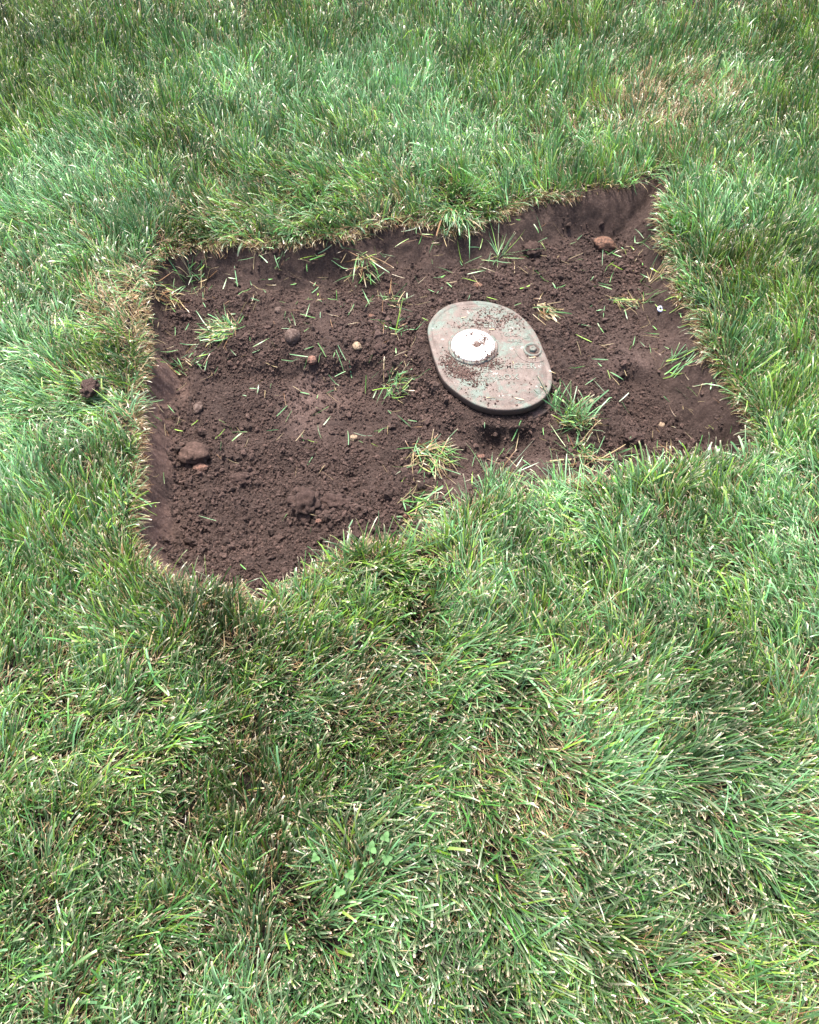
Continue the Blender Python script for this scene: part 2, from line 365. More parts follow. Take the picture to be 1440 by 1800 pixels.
lid = empty("utility_lid", (LC[0], LC[1], LZ - 0.023))
tag(lid, "dusty greenish oval utility lid with a round white cap, lying in the dug soil", "utility lid")
TH = 0.023
plate = stack_mesh("lid_plate", OUT, [(0.006, 0.0), (0.001, 0.0015), (0, 0.004), (0, TH - .0025), (0.0012, TH - .0007), (0.003, TH), (0.0135, TH), (0.0145, TH - .0010),
                                      (0.0155, TH - .0010), (0.0165, TH - .0002), (0.05, TH), (0.09, TH)], M_LID, lid, capb=True)
def lxy(px, py): 
    x, y = at(px, py, LZ); return float(x - LC[0]), float(y - LC[1])
def lathe(name, prof, mat, parent, loc, seg=48):
    bm = bmesh.new(); rings = []
    for r, z in prof:
        if r <= 1e-6: rings.append([bm.verts.new((0, 0, z))]); continue
        rings.append([bm.verts.new((r * math.cos(2 * math.pi * i / seg), r * math.sin(2 * math.pi * i / seg), z)) for i in range(seg)])
    for a, c in zip(rings, rings[1:]):
        for i in range(seg):
            j = (i + 1) % seg
            if len(c) == 1: bm.faces.new((a[i], a[j], c[0]))
            elif len(a) == 1: bm.faces.new((a[0], c[j], c[i]))
            else: bm.faces.new((a[i], a[j], c[j], c[i]))
    bmesh.ops.recalc_face_normals(bm, faces=bm.faces)
    o = obj(name, bm, mat, parent); o.location = loc; return o
cx, cy = lxy(831.5, 609.5)
lathe("cap_flange", [(0.0645, TH - .001), (0.0645, TH + .003), (0.062, TH + .005), (0.0575, TH + .0055), (0.0568, TH + .002), (0, TH + .002)], M_RAISED, lid, (cx, cy, 0))
lathe("white_cap", [(0.0560, TH + .0023), (0.0558, TH + .0068), (0.053, TH + .0083), (0.03, TH + .0092), (0, TH + .0094)], M_WHITE, lid, (cx, cy, 0))
bx, by = lxy(936.5, 615)
mK, t, b = new_mat("dark_recess"); b.inputs["Base Color"].default_value = (0.05, 0.035, 0.03, 1); b.inputs["Roughness"].default_value = .8
lathe("lock_ring", [(0.0245, TH - .001), (0.0235, TH + .0032), (0.0205, TH + .0038), (0.0185, TH + .003), (0.0175, TH + .0006), (0.0, TH + .0006)], M_RAISED, lid, (bx, by, 0))
fl = lathe("recess", [(0.0172, TH + .0008), (0.0, TH + .0009)], mK, lid, (bx, by, 0))
bolt = lathe("lock_bolt", [(0.0105, TH + .001), (0.0100, TH + .0065), (0.0085, TH + .0078), (0.0045, TH + .0080), (0.004, TH + .0062), (0, TH + .0062)], M_RAISED, lid, (bx, by, 0), seg=5)
# raised half ring round the lock, open on the right
def arc_ridge(name, c, r, a0, a1, wdt, h, mat, parent, n=40):
    bm = bmesh.new(); prev = None
    for i in range(n + 1):
        a = a0 + (a1 - a0) * i / n; u = Vector((math.cos(a), math.sin(a), 0)); p = Vector((c[0], c[1], 0)) + u * r
        ring = [bm.verts.new(p + u * q + Vector((0, 0, z))) for q, z in ((-wdt, TH - .0008), (-wdt * .5, TH + h), (wdt * .5, TH + h), (wdt, TH - .0008))]
        if prev:
            for k in range(3): bm.faces.new((prev[k], prev[k + 1], ring[k + 1], ring[k]))
        prev = ring
    bmesh.ops.recalc_face_normals(bm, faces=bm.faces); return obj(name, bm, mat, parent)
arc_ridge("raised_ring", (bx, by), 0.044, R(95), R(305), 0.0016, 0.0014, M_RAISED, lid)
# raised lettering, worn and half filled with dirt
def word(txt, px, py, size, ang=0.0, sx=1.0):
    cu = bpy.data.curves.new("lettering", 'FONT'); cu.body = txt; cu.size = size; cu.extrude = 0.0006; cu.bevel_depth = 0.0004; cu.space_character = 1.12
    cu.align_x = 'CENTER'; cu.align_y = 'CENTER'; cu.offset = 0.0004
    o = bpy.data.objects.new("tmp", cu); S.collection.objects.link(o); dg = bpy.context.evaluated_depsgraph_get()
    me = bpy.data.meshes.new_from_object(o.evaluated_get(dg)); bpy.data.objects.remove(o)
    me.materials.clear(); me.materials.append(M_RAISED)
    q = bpy.data.objects.new("lettering", me); S.collection.objects.link(q); q.parent = lid
    x, y = lxy(px, py); q.location = (x, y, TH + .0002); q.rotation_euler = (0, 0, ang); q.scale = (sx, 1, 1)
word("WATER", 838, 571, 0.026, R(-3)); word("TOUCH", 898, 589, 0.014, R(-3)); word("READ", 905, 599, 0.014, R(-3))
word("METER", 915, 644, 0.024, R(1)); word("COVER", 838, 650, 0.022, R(-2)); word("BOX", 893, 663, 0.024, R(1)); word("UTILITY", 848, 667, 0.018, R(-1))
word("DO NOT OPEN", 842, 543, 0.012, R(-3))

# ------------------------------------------------------------- stones, clods and other finds
def lump(name, px, py, wpx, hpx, mat, label, cat, group=None, sink=0.35, rough=0.16, ang=0.0, seed=0, flat=0.75, sub=4, nscale=1.3):
    x, y, z = on_ground(px, py + hpx * 0.15)
    dist = math.sqrt(x * x + y * y + (CAM_H - z) ** 2); m = dist / FPX
    rx = wpx * m / 2; ry = hpx * m / 2 * 1.12
    bm = bmesh.new(); bmesh.ops.create_icosphere(bm, subdivisions=sub, radius=1)
    from mathutils import noise as mn
    off = Vector((seed * 3.7, seed * 1.9, seed * 5.1))
    for v in bm.verts:
        k = 1 + rough * (mn.noise(v.co * nscale + off) * 1.6 + mn.noise(v.co * nscale * 3 + off) * 0.55 + mn.noise(v.co * nscale * 8 + off) * 0.22)
        v.co = v.co * k
        v.co.x *= rx; v.co.y *= ry; v.co.z *= min(rx, ry) * flat
    o = obj(name, bm, mat); o.location = (x, y, z + min(rx, ry) * flat * (.86 - 2 * sink) + .002); o.rotation_euler = (0, 0, ang)
    if mat in (M_SOIL, M_CRUMB):
        me = o.data; ca = me.color_attributes.new("col", 'FLOAT_COLOR', 'POINT')
        ca.data.foreach_set("color", np.tile([1.25, 1.2, 1.2, 1.0], len(me.vertices)).astype(np.float32))
    return tag(o, label, cat, group)
ST_O = stone_mat("orange_stone", (0.13, 0.065, 0.045), (0.22, 0.125, 0.09), .7)
ST_G = stone_mat("grey_pink_stone", (0.11, 0.08, 0.07), (0.17, 0.125, 0.11), .8)
ST_P = stone_mat("pale_stone", (0.24, 0.17, 0.12), (0.38, 0.29, 0.20), .55)
ST_R = stone_mat("reddish_stone", (0.18, 0.09, 0.07), (0.25, 0.145, 0.11), .7)
ST_C = stone_mat("clay_lump", (0.08, 0.048, 0.040), (0.125, 0.080, 0.068), .8)
G = "stones lying in the dug soil"
lump("stone", 1063, 430, 33, 24, ST_O, "orange brown egg-shaped stone at the back of the pit, right of the lid", "stone", G, .25, ang=R(-20), seed=1)
lump("stone", 515, 592, 27, 27, ST_G, "round grey pink stone in the mound at the middle of the left pit", "stone", G, .25, .05, seed=2, flat=.95)
lump("stone", 628, 608, 15, 18, ST_P, "bright pale yellow pebble at the right side of the left pit", "stone", G, .3, ang=R(30), seed=3)
lump("stone", 549, 633, 17, 15, ST_R, "small reddish pebble just above the flat floor of the left pit", "stone", G, .3, seed=4)
lump("stone", 348, 716, 16, 23, ST_G, "small oval pinkish pebble standing long way up on the left pit floor", "stone", G, .3, ang=R(-8), seed=5)
lump("stone", 342, 796, 50, 34, ST_C, "large dirt-crusted rounded stone near the left wall of the left pit", "stone", G, .3, .24, seed=6, nscale=1.6)
lump("stone", 354, 821, 27, 16, ST_R, "small pinkish stone tucked just below the large dirt-crusted stone", "stone", G, .35, seed=7)
lump("stone", 622, 769, 14, 11, ST_P, "pale tan pebble half buried in the flat floor near its right edge", "stone", G, .4, seed=8)
lump("stone", 840, 503, 17, 13, ST_O, "small orange pebble in the loose soil just behind the lid", "stone", G, .3, seed=9)
lump("stone", 1163, 747, 10, 10, ST_P, "tiny tan pebble in the hollow at the lower right", "stone", G, .3, seed=10)
lump("stone", 846, 803, 13, 9, ST_R, "tiny pink pebble below the lid, near the front grass", "stone", G, .3, seed=11)
lump("stone", 490, 545, 13, 13, ST_G, "small grey pebble above the round stone in the left pit", "stone", G, .35, seed=12)
lump("stone", 561, 916, 13, 8, ST_R, "tiny pink pebble beside the crumbly clod at the front of the left pit", "stone", G, .35, seed=13)
lump("stone", 716, 905, 20, 10, ST_R, "flat pink pebble at the front edge of the grass between the two pits", "stone", G, .35, seed=14)
lump("stone", 352, 1003, 17, 12, ST_G, "small dusty pebble at the front grass edge of the left pit", "stone", G, .4, seed=15)
lump("stone", 653, 556, 10, 8, ST_O, "tiny brown pebble on the ridge between the two pits, left of the lid", "stone", G, .3, seed=16)
lump("stone", 1040, 706, 9, 8, ST_P, "tiny pale pebble right of the lid beside the grass tuft", "stone", G, .3, seed=17)
C_ = "clods of soil in the pit"
lump("soil_clod", 540, 886, 54, 46, M_CRUMB, "rounded crumbly clod in the front part of the left pit", "soil clod", C_, .2, .38, seed=21, nscale=2.6)
lump("soil_clod", 1112, 768, 34, 20, M_CRUMB, "dark clod in the hollow at the lower right of the pit", "soil clod", C_, .35, .25, seed=22, nscale=2.2)
lump("soil_clod", 935, 437, 30, 24, M_CRUMB, "clod under the tuft of grass at the back of the pit", "soil clod", C_, .35, .25, seed=23, nscale=2.4)
lump("soil_clod", 670, 612, 26, 20, M_CRUMB, "clod beside the pale yellow pebble on the ridge", "soil clod", C_, .35, .22, seed=24, nscale=2.2)
lump("soil_clod", 590, 880, 60, 30, M_CRUMB, "broad low clod right of the rounded one in the left pit", "soil clod", C_, .42, .38, seed=25, nscale=2.8)
lump("soil_clod", 420, 838, 44, 24, M_CRUMB, "flat clod right of the small pinkish stone in the left pit", "soil clod", C_, .5, .25, seed=28, nscale=2.4)
# lump of soil thrown on the lawn left of the pit
cl = lump("soil_clod", 168, 697, 26, 30, M_CRUMB, "lone clod of soil lying in the grass left of the pit", "soil clod", C_, .1, .3, seed=29, nscale=2.6); cl.location.z += 0.03
mG, t, b = new_mat("bluish_glass_chip"); b.inputs["Base Color"].default_value = (.62, .66, .85, 1); b.inputs["Roughness"].default_value = .15
x, y, z = on_ground(1160, 546)
bm = bmesh.new(); nA, nB = 20, 8
vs = [[bm.verts.new(((.0062 + .0028 * math.cos(2 * math.pi * j / nB)) * math.cos(2 * math.pi * i / nA), (.0062 + .0028 * math.cos(2 * math.pi * j / nB)) * math.sin(2 * math.pi * i / nA), .0028 * math.sin(2 * math.pi * j / nB))) for j in range(nB)] for i in range(nA)]
for i in range(nA):
    for j in range(nB): bm.faces.new((vs[i][j], vs[(i + 1) % nA][j], vs[(i + 1) % nA][(j + 1) % nB], vs[i][(j + 1) % nB]))
o = obj("small_ring", bm, mG); o.location = (x, y, z + .006); o.rotation_euler = (R(25), R(10), 0)
tag(o, "tiny shiny bluish white ring on dark soil near the right wall of the pit", "ring")

# ------------------------------------------------------------- loose crumbs of soil (too many to count)
def ico(level):
    bm = bmesh.new(); bmesh.ops.create_icosphere(bm, subdivisions=level, radius=1)
    v = np.array([q.co[:] for q in bm.verts]); f = np.array([[w_.index for w_ in q.verts] for q in bm.faces]); bm.free(); return v, f
def crumbs(name, x, y, r, zoff=None, base=None, tone=(0.85, 2.1)):
    V, F = ico(1); n = len(x); q = rng.normal(size=(n, 4)); q /= np.linalg.norm(q, axis=1)[:, None]
    a, b_, c, d = q.T
    Rm = np.stack([1 - 2 * (c * c + d * d), 2 * (b_ * c - a * d), 2 * (b_ * d + a * c), 2 * (b_ * c + a * d), 1 - 2 * (b_ * b_ + d * d), 2 * (c * d - a * b_),
                   2 * (b_ * d - a * c), 2 * (c * d + a * b_), 1 - 2 * (b_ * b_ + c * c)], 1).reshape(n, 3, 3)
    jit = 1 + 0.30 * rng.normal(size=(n, len(V), 1)).clip(-1.6, 1.6)
    ax_ = rng.uniform(.6, 1.15, (n, 1, 3))
    P = np.einsum('nij,nkj->nki', Rm, V[None] * jit * ax_) * r[:, None, None]
    P[:, :, 0] += x[:, None]; P[:, :, 1] += y[:, None]
    P[:, :, 2] += ((H(x, y) if base is None else base) + r * 0.35)[:, None]
    fa = (F[None] + (np.arange(n) * len(V))[:, None, None]).reshape(-1, 3)
    cc = rng.uniform(*tone, n); col = np.repeat(cc[:, None] * np.array([1, 1, 1.0]) , len(V), 0)
    return mesh_np(name, P.reshape(-1, 3), fa, M_CRUMB, cols=col, smooth=False)
nC = 360000
x = rng.uniform(-.8, .92, nC); y = rng.uniform(.6, 2.05, nC)
z_, cr_, to_, d_, k_ = surf(x, y, False)
keep = (d_ > 0.0) & (rng.random(nC) < (0.03 + 0.97 * cr_ ** 1.5) * (0.35 + 0.65 * (fbm(x, y, .05, 2, 91) > -.15)))
keep &= lid_dist(x, y)[0] > -.002
x, y = x[keep], y[keep]
r = np.clip(rng.lognormal(math.log(.0017), .55, len(x)) * (1 + .5 * np.clip(fbm(x, y, .08, 2, 97), -.5, 1)), .0009, .0105)
tag(crumbs("soil_crumbs", x, y, r), "loose dark brown crumbs of soil covering the floor of the pit", "soil crumbs", kind='stuff')
# crumbs lying on the lid: round the lower left of the white cap, and thinly in a band above it
def lid_pts(cxp, cyp, sxp, syp, n, slant=0.0):
    px = rng.normal(cxp, sxp, n); py = rng.normal(cyp, syp, n) + (px - cxp) * slant; return at(px, py, LZ)
sets = [lid_pts(815, 655, 17, 8, 1100, .35), lid_pts(858, 640, 15, 5, 450), lid_pts(792, 636, 8, 9, 350), lid_pts(880, 560, 26, 12, 420), lid_pts(840, 570, 25, 6, 200),
        lid_pts(862, 660, 50, 34, 160), lid_pts(838, 609, 5, 3, 260), lid_pts(850, 600, 5, 5, 200), lid_pts(826, 591, 6, 1.5, 80), lid_pts(862, 622, 6, 5, 120), lid_pts(938, 618, 6, 6, 150), lid_pts(830, 712, 50, 18, 160)]
x = np.concatenate([s[0] for s in sets]); y = np.concatenate([s[1] for s in sets])
# inside the lid outline only
def inside_lid(x, y): return lid_dist(x, y)[0] < -.006
k = inside_lid(x, y); x, y = x[k], y[k]
oncap = np.hypot(x - LC[0] - cx, y - LC[1] - cy) < .062
r = np.clip(rng.lognormal(math.log(.0013), .45, len(x)), .0007, .004) * np.where(oncap, .75, 1)
keep = ~(oncap & (rng.random(len(x)) < .0)); 
tag(crumbs("soil_crumbs", x[keep], y[keep], r[keep], base=np.where(oncap, LZ + .0085, LZ)[keep], tone=(2.0, 3.6)), "light brown soil crumbs scattered on the oval lid", "soil crumbs", kind='stuff')

# ------------------------------------------------------------- grass
# px, py, teal, yellow, straw, pale, direction the blades lean in the picture (deg), lean 0..1, length (m)
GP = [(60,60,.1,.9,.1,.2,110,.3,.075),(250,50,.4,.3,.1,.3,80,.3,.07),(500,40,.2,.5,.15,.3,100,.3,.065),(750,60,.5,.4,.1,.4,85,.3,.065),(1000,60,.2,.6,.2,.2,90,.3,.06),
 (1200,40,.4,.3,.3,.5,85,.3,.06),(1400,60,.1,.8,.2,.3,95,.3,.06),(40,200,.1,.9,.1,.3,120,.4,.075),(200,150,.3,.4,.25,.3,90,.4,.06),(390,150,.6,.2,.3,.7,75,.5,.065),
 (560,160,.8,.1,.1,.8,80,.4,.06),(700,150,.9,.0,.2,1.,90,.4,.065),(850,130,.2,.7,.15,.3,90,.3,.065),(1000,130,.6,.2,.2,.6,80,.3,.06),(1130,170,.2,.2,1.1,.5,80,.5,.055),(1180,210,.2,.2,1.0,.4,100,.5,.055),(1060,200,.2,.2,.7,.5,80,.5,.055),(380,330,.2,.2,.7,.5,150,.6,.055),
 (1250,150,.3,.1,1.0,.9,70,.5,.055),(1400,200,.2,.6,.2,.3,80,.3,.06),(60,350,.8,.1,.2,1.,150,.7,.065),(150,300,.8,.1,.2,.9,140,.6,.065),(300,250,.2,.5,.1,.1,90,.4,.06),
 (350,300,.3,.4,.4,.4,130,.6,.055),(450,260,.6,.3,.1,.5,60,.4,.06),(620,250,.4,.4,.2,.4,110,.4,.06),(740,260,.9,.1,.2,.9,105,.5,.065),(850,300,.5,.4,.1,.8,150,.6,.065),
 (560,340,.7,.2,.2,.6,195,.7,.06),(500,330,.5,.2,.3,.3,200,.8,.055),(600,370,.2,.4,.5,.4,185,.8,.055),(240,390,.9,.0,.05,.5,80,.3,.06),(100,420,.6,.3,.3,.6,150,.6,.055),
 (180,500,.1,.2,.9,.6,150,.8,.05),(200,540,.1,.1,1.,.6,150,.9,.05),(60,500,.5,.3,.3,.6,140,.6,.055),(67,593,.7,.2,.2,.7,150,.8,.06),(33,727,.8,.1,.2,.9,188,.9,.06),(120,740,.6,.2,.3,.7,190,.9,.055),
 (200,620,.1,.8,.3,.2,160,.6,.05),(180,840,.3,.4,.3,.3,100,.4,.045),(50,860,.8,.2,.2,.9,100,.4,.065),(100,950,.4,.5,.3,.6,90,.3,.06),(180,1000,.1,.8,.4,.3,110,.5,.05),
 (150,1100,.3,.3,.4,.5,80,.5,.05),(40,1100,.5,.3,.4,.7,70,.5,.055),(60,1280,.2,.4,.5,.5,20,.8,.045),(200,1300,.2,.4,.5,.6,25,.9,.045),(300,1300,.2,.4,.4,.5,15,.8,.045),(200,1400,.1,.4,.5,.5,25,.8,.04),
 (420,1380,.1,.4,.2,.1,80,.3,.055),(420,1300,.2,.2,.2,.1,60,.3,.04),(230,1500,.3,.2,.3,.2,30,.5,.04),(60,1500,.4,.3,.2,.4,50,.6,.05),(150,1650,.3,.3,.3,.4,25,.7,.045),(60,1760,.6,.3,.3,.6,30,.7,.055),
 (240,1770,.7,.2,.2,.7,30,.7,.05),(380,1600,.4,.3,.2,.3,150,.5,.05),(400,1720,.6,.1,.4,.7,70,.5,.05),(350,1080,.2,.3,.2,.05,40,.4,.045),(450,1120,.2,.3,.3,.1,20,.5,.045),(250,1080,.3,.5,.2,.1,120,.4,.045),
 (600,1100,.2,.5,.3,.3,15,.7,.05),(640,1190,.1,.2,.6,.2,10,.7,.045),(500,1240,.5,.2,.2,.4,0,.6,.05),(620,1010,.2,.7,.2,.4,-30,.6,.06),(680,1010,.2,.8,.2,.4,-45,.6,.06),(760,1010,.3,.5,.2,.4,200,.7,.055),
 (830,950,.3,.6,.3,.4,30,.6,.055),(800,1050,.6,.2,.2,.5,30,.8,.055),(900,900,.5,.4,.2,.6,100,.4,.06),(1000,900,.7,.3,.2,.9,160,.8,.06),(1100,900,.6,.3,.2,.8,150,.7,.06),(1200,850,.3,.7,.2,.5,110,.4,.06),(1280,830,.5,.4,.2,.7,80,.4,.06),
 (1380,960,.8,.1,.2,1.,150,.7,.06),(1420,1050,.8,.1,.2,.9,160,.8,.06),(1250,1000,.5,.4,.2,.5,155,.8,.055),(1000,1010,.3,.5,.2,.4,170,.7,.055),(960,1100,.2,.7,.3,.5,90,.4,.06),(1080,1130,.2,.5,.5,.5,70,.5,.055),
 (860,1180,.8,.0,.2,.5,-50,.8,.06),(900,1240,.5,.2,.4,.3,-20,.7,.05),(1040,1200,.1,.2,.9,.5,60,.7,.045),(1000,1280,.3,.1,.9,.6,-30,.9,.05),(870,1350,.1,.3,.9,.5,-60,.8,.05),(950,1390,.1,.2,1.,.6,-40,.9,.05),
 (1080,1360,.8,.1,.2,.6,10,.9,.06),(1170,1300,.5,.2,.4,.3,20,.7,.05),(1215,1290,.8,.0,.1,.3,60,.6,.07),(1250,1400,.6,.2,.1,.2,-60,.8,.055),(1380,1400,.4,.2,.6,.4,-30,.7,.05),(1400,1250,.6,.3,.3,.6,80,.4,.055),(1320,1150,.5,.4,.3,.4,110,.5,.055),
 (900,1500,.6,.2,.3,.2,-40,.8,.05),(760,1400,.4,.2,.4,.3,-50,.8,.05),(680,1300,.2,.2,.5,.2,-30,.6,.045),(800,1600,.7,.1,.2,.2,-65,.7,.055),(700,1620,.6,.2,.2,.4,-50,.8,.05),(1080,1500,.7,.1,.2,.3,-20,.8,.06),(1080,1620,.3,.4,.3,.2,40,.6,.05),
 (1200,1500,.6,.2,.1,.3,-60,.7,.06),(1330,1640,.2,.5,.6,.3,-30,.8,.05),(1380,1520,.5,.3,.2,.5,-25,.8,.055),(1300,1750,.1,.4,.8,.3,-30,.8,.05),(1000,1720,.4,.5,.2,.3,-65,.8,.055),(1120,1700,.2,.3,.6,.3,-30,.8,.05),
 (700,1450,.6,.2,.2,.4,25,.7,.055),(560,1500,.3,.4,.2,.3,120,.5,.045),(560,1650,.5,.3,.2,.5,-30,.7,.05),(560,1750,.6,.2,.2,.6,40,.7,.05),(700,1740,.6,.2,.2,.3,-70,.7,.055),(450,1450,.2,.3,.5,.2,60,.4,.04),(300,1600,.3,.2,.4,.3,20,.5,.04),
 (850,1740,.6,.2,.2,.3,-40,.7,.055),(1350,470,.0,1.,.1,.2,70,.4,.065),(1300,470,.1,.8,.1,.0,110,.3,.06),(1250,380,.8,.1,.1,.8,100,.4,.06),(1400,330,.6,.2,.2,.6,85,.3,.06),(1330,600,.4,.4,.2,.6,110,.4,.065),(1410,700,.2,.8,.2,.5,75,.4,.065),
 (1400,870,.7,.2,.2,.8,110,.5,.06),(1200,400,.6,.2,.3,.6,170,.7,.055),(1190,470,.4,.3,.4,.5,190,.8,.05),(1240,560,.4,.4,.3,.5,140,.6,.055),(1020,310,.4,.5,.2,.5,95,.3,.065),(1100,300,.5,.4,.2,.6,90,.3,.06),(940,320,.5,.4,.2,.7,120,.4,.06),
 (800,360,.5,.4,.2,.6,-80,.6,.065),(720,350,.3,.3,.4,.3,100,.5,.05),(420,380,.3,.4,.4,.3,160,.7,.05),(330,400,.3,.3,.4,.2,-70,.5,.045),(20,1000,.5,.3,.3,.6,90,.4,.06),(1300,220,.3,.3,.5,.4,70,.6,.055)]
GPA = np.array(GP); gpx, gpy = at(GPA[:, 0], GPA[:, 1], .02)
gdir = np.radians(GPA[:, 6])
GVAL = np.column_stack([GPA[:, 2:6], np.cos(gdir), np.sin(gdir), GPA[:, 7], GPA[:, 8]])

LV = 5
SS = np.array([0, .28, .58, .88, 1.0]); DS = np.diff(SS, append=1.0)
def blades(x, y, z, az, th0, bend, length, width, cut, cbase, ctip, seg_h=None, roll=None, twist=None, clampz=True):
    """ribbons of LV levels; returns verts (n*LV*2), quads, cols"""
    n = len(x); s = SS
    if roll is None: roll = rng.normal(0, .6, n)
    if twist is None: twist = rng.normal(0, .5, n)
    P = np.empty((n, LV, 3)); T = np.empty((n, LV, 3))
    p = np.stack([x, y, z], 1)
    kink = rng.random(n) < .12
    for k in range(LV):
        th = th0 + bend * s[k] ** 1.3 + np.where(kink & (k >= 3), .5, 0)
        aa = az + twist * .35 * s[k]
        tv = np.stack([np.sin(th) * np.cos(aa), np.sin(th) * np.sin(aa), np.cos(th)], 1)
        P[:, k] = p; T[:, k] = tv; p = p + tv * (length * DS[k])[:, None]
    if clampz is not False:
        zz = H(P[:, :, 0].ravel(), P[:, :, 1].ravel()).reshape(n, LV) + 0.002 + 0.003 * s
        P[:, :, 2] = np.maximum(P[:, :, 2], zz)
    wv0 = np.stack([-np.sin(az), np.cos(az), np.zeros(n)], 1)[:, None, :]
    up = np.cross(T, np.broadcast_to(wv0, T.shape))
    rr_ = (roll[:, None] + twist[:, None] * s)[:, :, None]
    W = wv0 * np.cos(rr_) + up * np.sin(rr_)
    prof = np.where(cut[:, None], np.interp(s, [0, .3, .7, 1], [.75, 1, .95, .72])[None], np.interp(s, [0, .3, .7, 1], [.7, 1, .75, .08])[None])
    hw = (width[:, None] * prof / 2)[:, :, None]
    V = np.stack([P - W * hw, P + W * hw], 2).reshape(-1, 3)
    b0 = np.arange(n)[:, None] * (LV * 2) + np.arange(LV - 1)[None] * 2
    F = np.stack([b0, b0 + 1, b0 + 3, b0 + 2], 2).reshape(-1, 4)
    f = np.interp(s, [0, .25, .88, 1], [0, 0, .15, 1])[None, :, None]
    sh = np.array([.30, .27, .14]); g = np.interp(s, [0, .22, 1], [.45, 0, 0])[None, :, None]      # pale sheath at the foot of each blade
    C = cbase[:, None, :] * (1 - f) + ctip[:, None, :] * f
    C = C * (1 - g) + sh * g
    return V, F, np.repeat(C.reshape(-1, 3), 2, 0)

GREEN = np.array([.050, .150, .030]); TEAL = np.array([.078, .185, .076]); YEL = np.array([.170, .310, .030]); STRAW = np.array([.40, .31, .17]); TAN = np.array([.55, .45, .34]); BRN = np.array([.22, .12, .06])
def leaf_cols(n, te, ye, stw, pale):
    q = rng.random((n, 3))
    c = np.tile(GREEN, (n, 1)) * rng.lognormal(-.08, .45, (n, 1)).clip(.3, 2.6)
    isT = q[:, 0] < te * .8; isY = (~isT) & (q[:, 1] < ye * .6)
    c[isT] = TEAL * rng.lognormal(-.05, .4, (isT.sum(), 1)).clip(.35, 2.3) * np.array([1, 1, 1]); c[isY] = YEL * rng.uniform(.6, 1.25, (isY.sum(), 1))
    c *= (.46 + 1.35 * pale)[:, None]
    c += (pale ** 2 * .15)[:, None] * rng.random((n, 1)) ** 1.5 * np.array([.9, 1, .95])  # pale blades, with their whitish sky sheen put into the colour
    isS = q[:, 2] < stw
    sc = STRAW * rng.uniform(.55, 1.25, (n, 1)); br = rng.random(n) < .25; sc[br] = BRN * rng.uniform(.7, 1.6, (br.sum(), 1))
    c[isS] = sc[isS]
    return c, isS

def lawn():
    xs = []; ys = []
    # visible trapezoid with a margin on every side
    NB = 1150000
    y = rng.uniform(-0.35, 4.0, NB); x = rng.uniform(-2.2, 2.2, NB)
    halfw = 0.62 + 0.30 * np.clip(y + .1, 0, 9)
    pr = np.where(np.abs(x) < halfw + .30, 1.0, .25) * np.where(y > 3.1, .45, 1) * np.interp(y, [0, .8, 1.6, 3], [.95, .80, .60, .52])
    k = rng.random(NB) < pr; x, y = x[k], y[k]
    # gather the shoots into tufts
    jx = fbm(x, y, .035, 1, 301); jy = fbm(x, y, .035, 1, 302); x = x + .012 * jx; y = y + .012 * jy
    d = sdf(x, y) + 0.028 * fbm(x, y, .08, 4, 5)
    k = d < 0.002; x, y, d = x[k], y[k], d[k]; n = len(x)
    dens = fbm(x, y, .06, 2, 303)
    k = rng.random(n) < np.clip(.90 + .45 * dens, .55, 1); k &= ~((d > -.012) & (rng.random(n) < .45))
    x, y, d = x[k], y[k], d[k]; n = len(x)
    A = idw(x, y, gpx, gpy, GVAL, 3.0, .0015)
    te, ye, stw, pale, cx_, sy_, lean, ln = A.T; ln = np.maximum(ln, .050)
    n1 = fbm(x, y, .10, 2, 311); n2 = fbm(x, y, .05, 2, 312); n3 = fbm(x, y, .035, 2, 313)
    az = np.arctan2(sy_, cx_) + 1.3 * n1 + 1.6 * n2 + rng.normal(0, .62, n)
    lean = np.clip(lean + .55 * fbm(x, y, .08, 2, 314), 0, 1.1)
    th0 = np.abs(R(6) + lean * R(38) + rng.normal(0, R(13), n)); bend = lean * R(48) + R(10) + rng.normal(0, R(22), n)
    # overhang at the cut edge: blades flop toward the pit
    e = 0.004
    gxx = (sdf(x + e, y) - sdf(x - e, y)); gyy = (sdf(x, y + e) - sdf(x, y - e)); paz = np.arctan2(gyy, gxx)
    eg = sstep(-.045, -.002, d) * (rng.random(n) < .62)
    az = np.where(eg > .35, paz + rng.normal(0, .7, n), az)
    bend = bend + eg * R(35); th0 = th0 + eg * R(14)
    length = ln * np.clip(rng.lognormal(0, .28, n), .45, 1.7) * (1 + .18 * n1) * np.interp(y, [0, .6, 1.2], [1.18, 1.12, 1.0])
    width = np.clip(rng.lognormal(math.log(.0025), .42, n), .001, .0060) * (1 + .15 * te) * np.interp(y, [0, 1, 2.6], [.80, .82, .90])
    near = np.interp(y, [0, 1.2, 2.4], [1.0, .9, .7])
    cut = rng.random(n) < .72 * near
    stw = np.clip(.62 * stw ** 1.5 + .12 + .16 * n3 + .10 * n1, .03, .85)
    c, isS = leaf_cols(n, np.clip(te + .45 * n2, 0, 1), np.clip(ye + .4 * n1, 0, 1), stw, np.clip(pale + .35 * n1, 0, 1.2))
    length = np.where(isS, length * .72, length); th0 = np.where(isS, th0 + R(15), th0); width = np.where(isS, width * .62, width)
    tips = np.where((rng.random(n) < .65 * near)[:, None], TAN * rng.uniform(.6, 1.25, (n, 1)), c * 1.15)
    return blades(x, y, H(x, y) - .002, az, th0, bend, length, width, cut, c, tips)
Vl, Fl, Cl = lawn()
